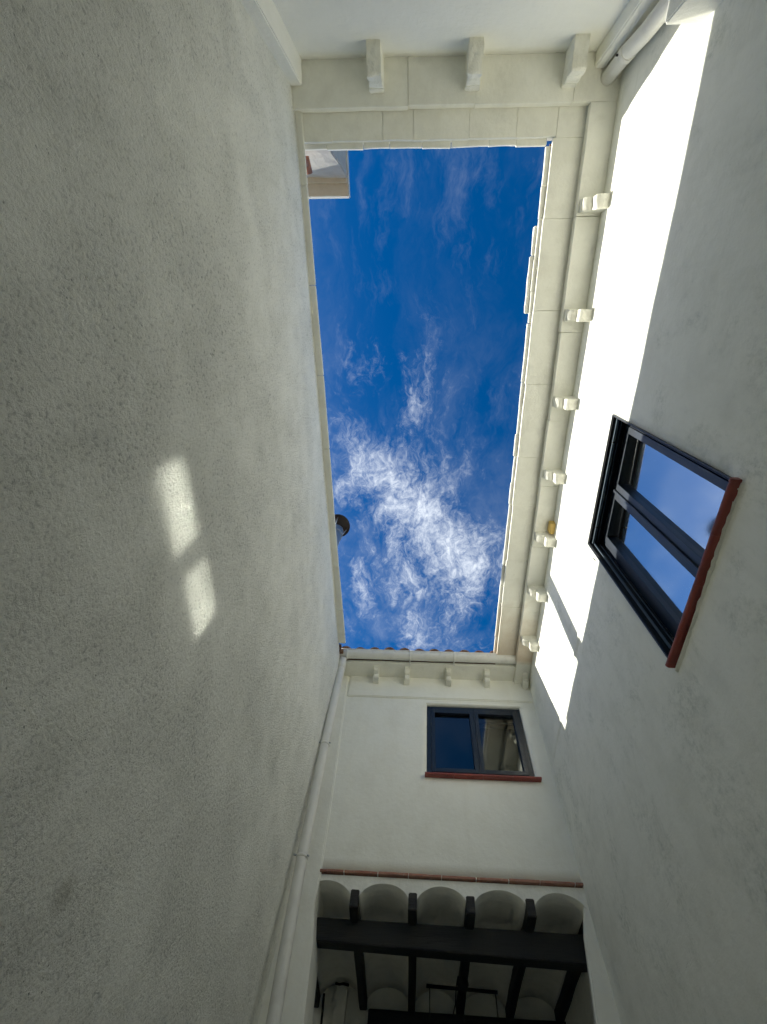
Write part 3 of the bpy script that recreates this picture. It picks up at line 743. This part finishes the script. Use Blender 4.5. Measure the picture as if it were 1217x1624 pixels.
gput('downpipe', tube(pp, .048, 24))
gput('elbow', tube([(-1.048, 4.175, 5.97), (-1.049, 4.20, 5.89), (-1.050, 4.222, 5.83)], .052, 24))
for z, x in ((4.735, -1.031), (3.655, -.996)):
    cl = gput('clamp', tube([(x, 4.235, z - .012), (x, 4.235, z + .012)], .051, 24))
    gput('bolt', tube([(x - .07, 4.20, z + .001), (x - .045, 4.205, z)], .007, 8), 'zinc', cl); gput('bolt', tube([(x + .048, 4.20, z), (x + .066, 4.20, z - .004)], .007, 8), 'zinc', cl)

dp = thing('downpipe', 'white downpipe in the top right corner beside the narrow pilaster', 'pipe', (1.33, -1.62, 0))
def dput(n, me, mt='white_pvc'):
    shift(me, dp.location); return link(n, me, mt, dp)
dput('pipe', tube([(1.330, -1.628, 5.934), (1.331, -1.625, 5.55), (1.333, -1.605, 5.3), (1.335, -1.60, 4.7), (1.34, -1.60, .02)], .050, 24))
dput('collar', tube([(1.331, -1.627, 5.62), (1.331, -1.626, 5.56)], .0545, 24)); dput('collar', tube([(1.331, -1.626, 5.558), (1.331, -1.626, 5.545)], .058, 24))
dput('bolt', tube([(1.262, -1.62, 5.60), (1.30, -1.62, 5.60)], .007, 8), 'iron')

# ------------------------------------------------------------------ yellow box under the right eave
yb = thing('junction_box', 'small yellow box under the right eave beside the fifth corbel from top', 'box', (XR, 2.13, 5.88))
for n_, a_ in (('case', (-.050, .004, -.062, .062, -.045, .045)), ('cover', (-.058, -.0505, -.056, .056, -.040, .040))):
    link(n_, block(*a_, bevel=.004), 'brass_yellow', yb)

# ------------------------------------------------------------------ tower with cornice beyond the roughcast wall
tw = thing('rooftop_tower', 'pale rendered rooftop block with projecting cornice above the top left corner', 'tower', (-1.7, -2.3, 6))
def tput(n, me, mt='tower_render'):
    shift(me, tw.location); return link(n, me, mt, tw)
tput('shaft', block(-2.3, -1.225, -2.9, -1.850, 6.0, 9.44, step=.16, amp=.014, freq=3, bevel=.012))
tput('cornice', block(-2.45, -1.218, -3.0, -1.635, 9.44, 9.60, bevel=.01), 'painted_trim')
tput('cornice_moulding', block(-2.35, -1.228, -2.95, -1.79, 9.39, 9.4135, bevel=.004), 'painted_trim')
for k in range(7):
    z = 6.7 + .26 * k
    o = tput('verge_tile', tube([(-1.56, -1.80, z), (-1.545 + .02 * (k % 2), -1.66, z + .09)], .045, 10), 'clay')

# ------------------------------------------------------------------ vent pipe with a round cowl
vp = thing('vent_pipe', 'dark round cowl on grey vent pipe peeking over the roughcast wall', 'vent', (-1.40, 3.15, 6.0))
link('pipe', tube([(0, 0, 0), (0, 0, 1.72)], .112, 28), 'zinc', vp)
link('collar', tube([(0, 0, 1.55), (0, 0, 1.60)], .120, 28), 'zinc', vp)
bm = bmesh.new(); cen = bm.verts.new((0, 0, 1.99)); cen2 = bm.verts.new((0, 0, 1.955)); rg = []
for k in range(36):
    a_ = 2 * math.pi * k / 36; rg.append((bm.verts.new((.19 * math.cos(a_), .205 * math.sin(a_), 1.905)), bm.verts.new((.188 * math.cos(a_), .203 * math.sin(a_), 1.885))))
for k in range(36):
    q = (k + 1) % 36
    bm.faces.new((cen, rg[k][0], rg[q][0])).smooth = True; bm.faces.new((rg[k][0], rg[k][1], rg[q][1], rg[q][0])); bm.faces.new((cen2, rg[q][1], rg[k][1])).smooth = True
link('cowl', mesh_of(bm), 'cowl_metal', vp)
for a_ in (.5, 2.6, 4.7):
    link('strut', tube([(.108 * math.cos(a_), .108 * math.sin(a_), 1.66), (.15 * math.cos(a_), .15 * math.sin(a_), 1.91)], .008, 6), 'zinc', vp)
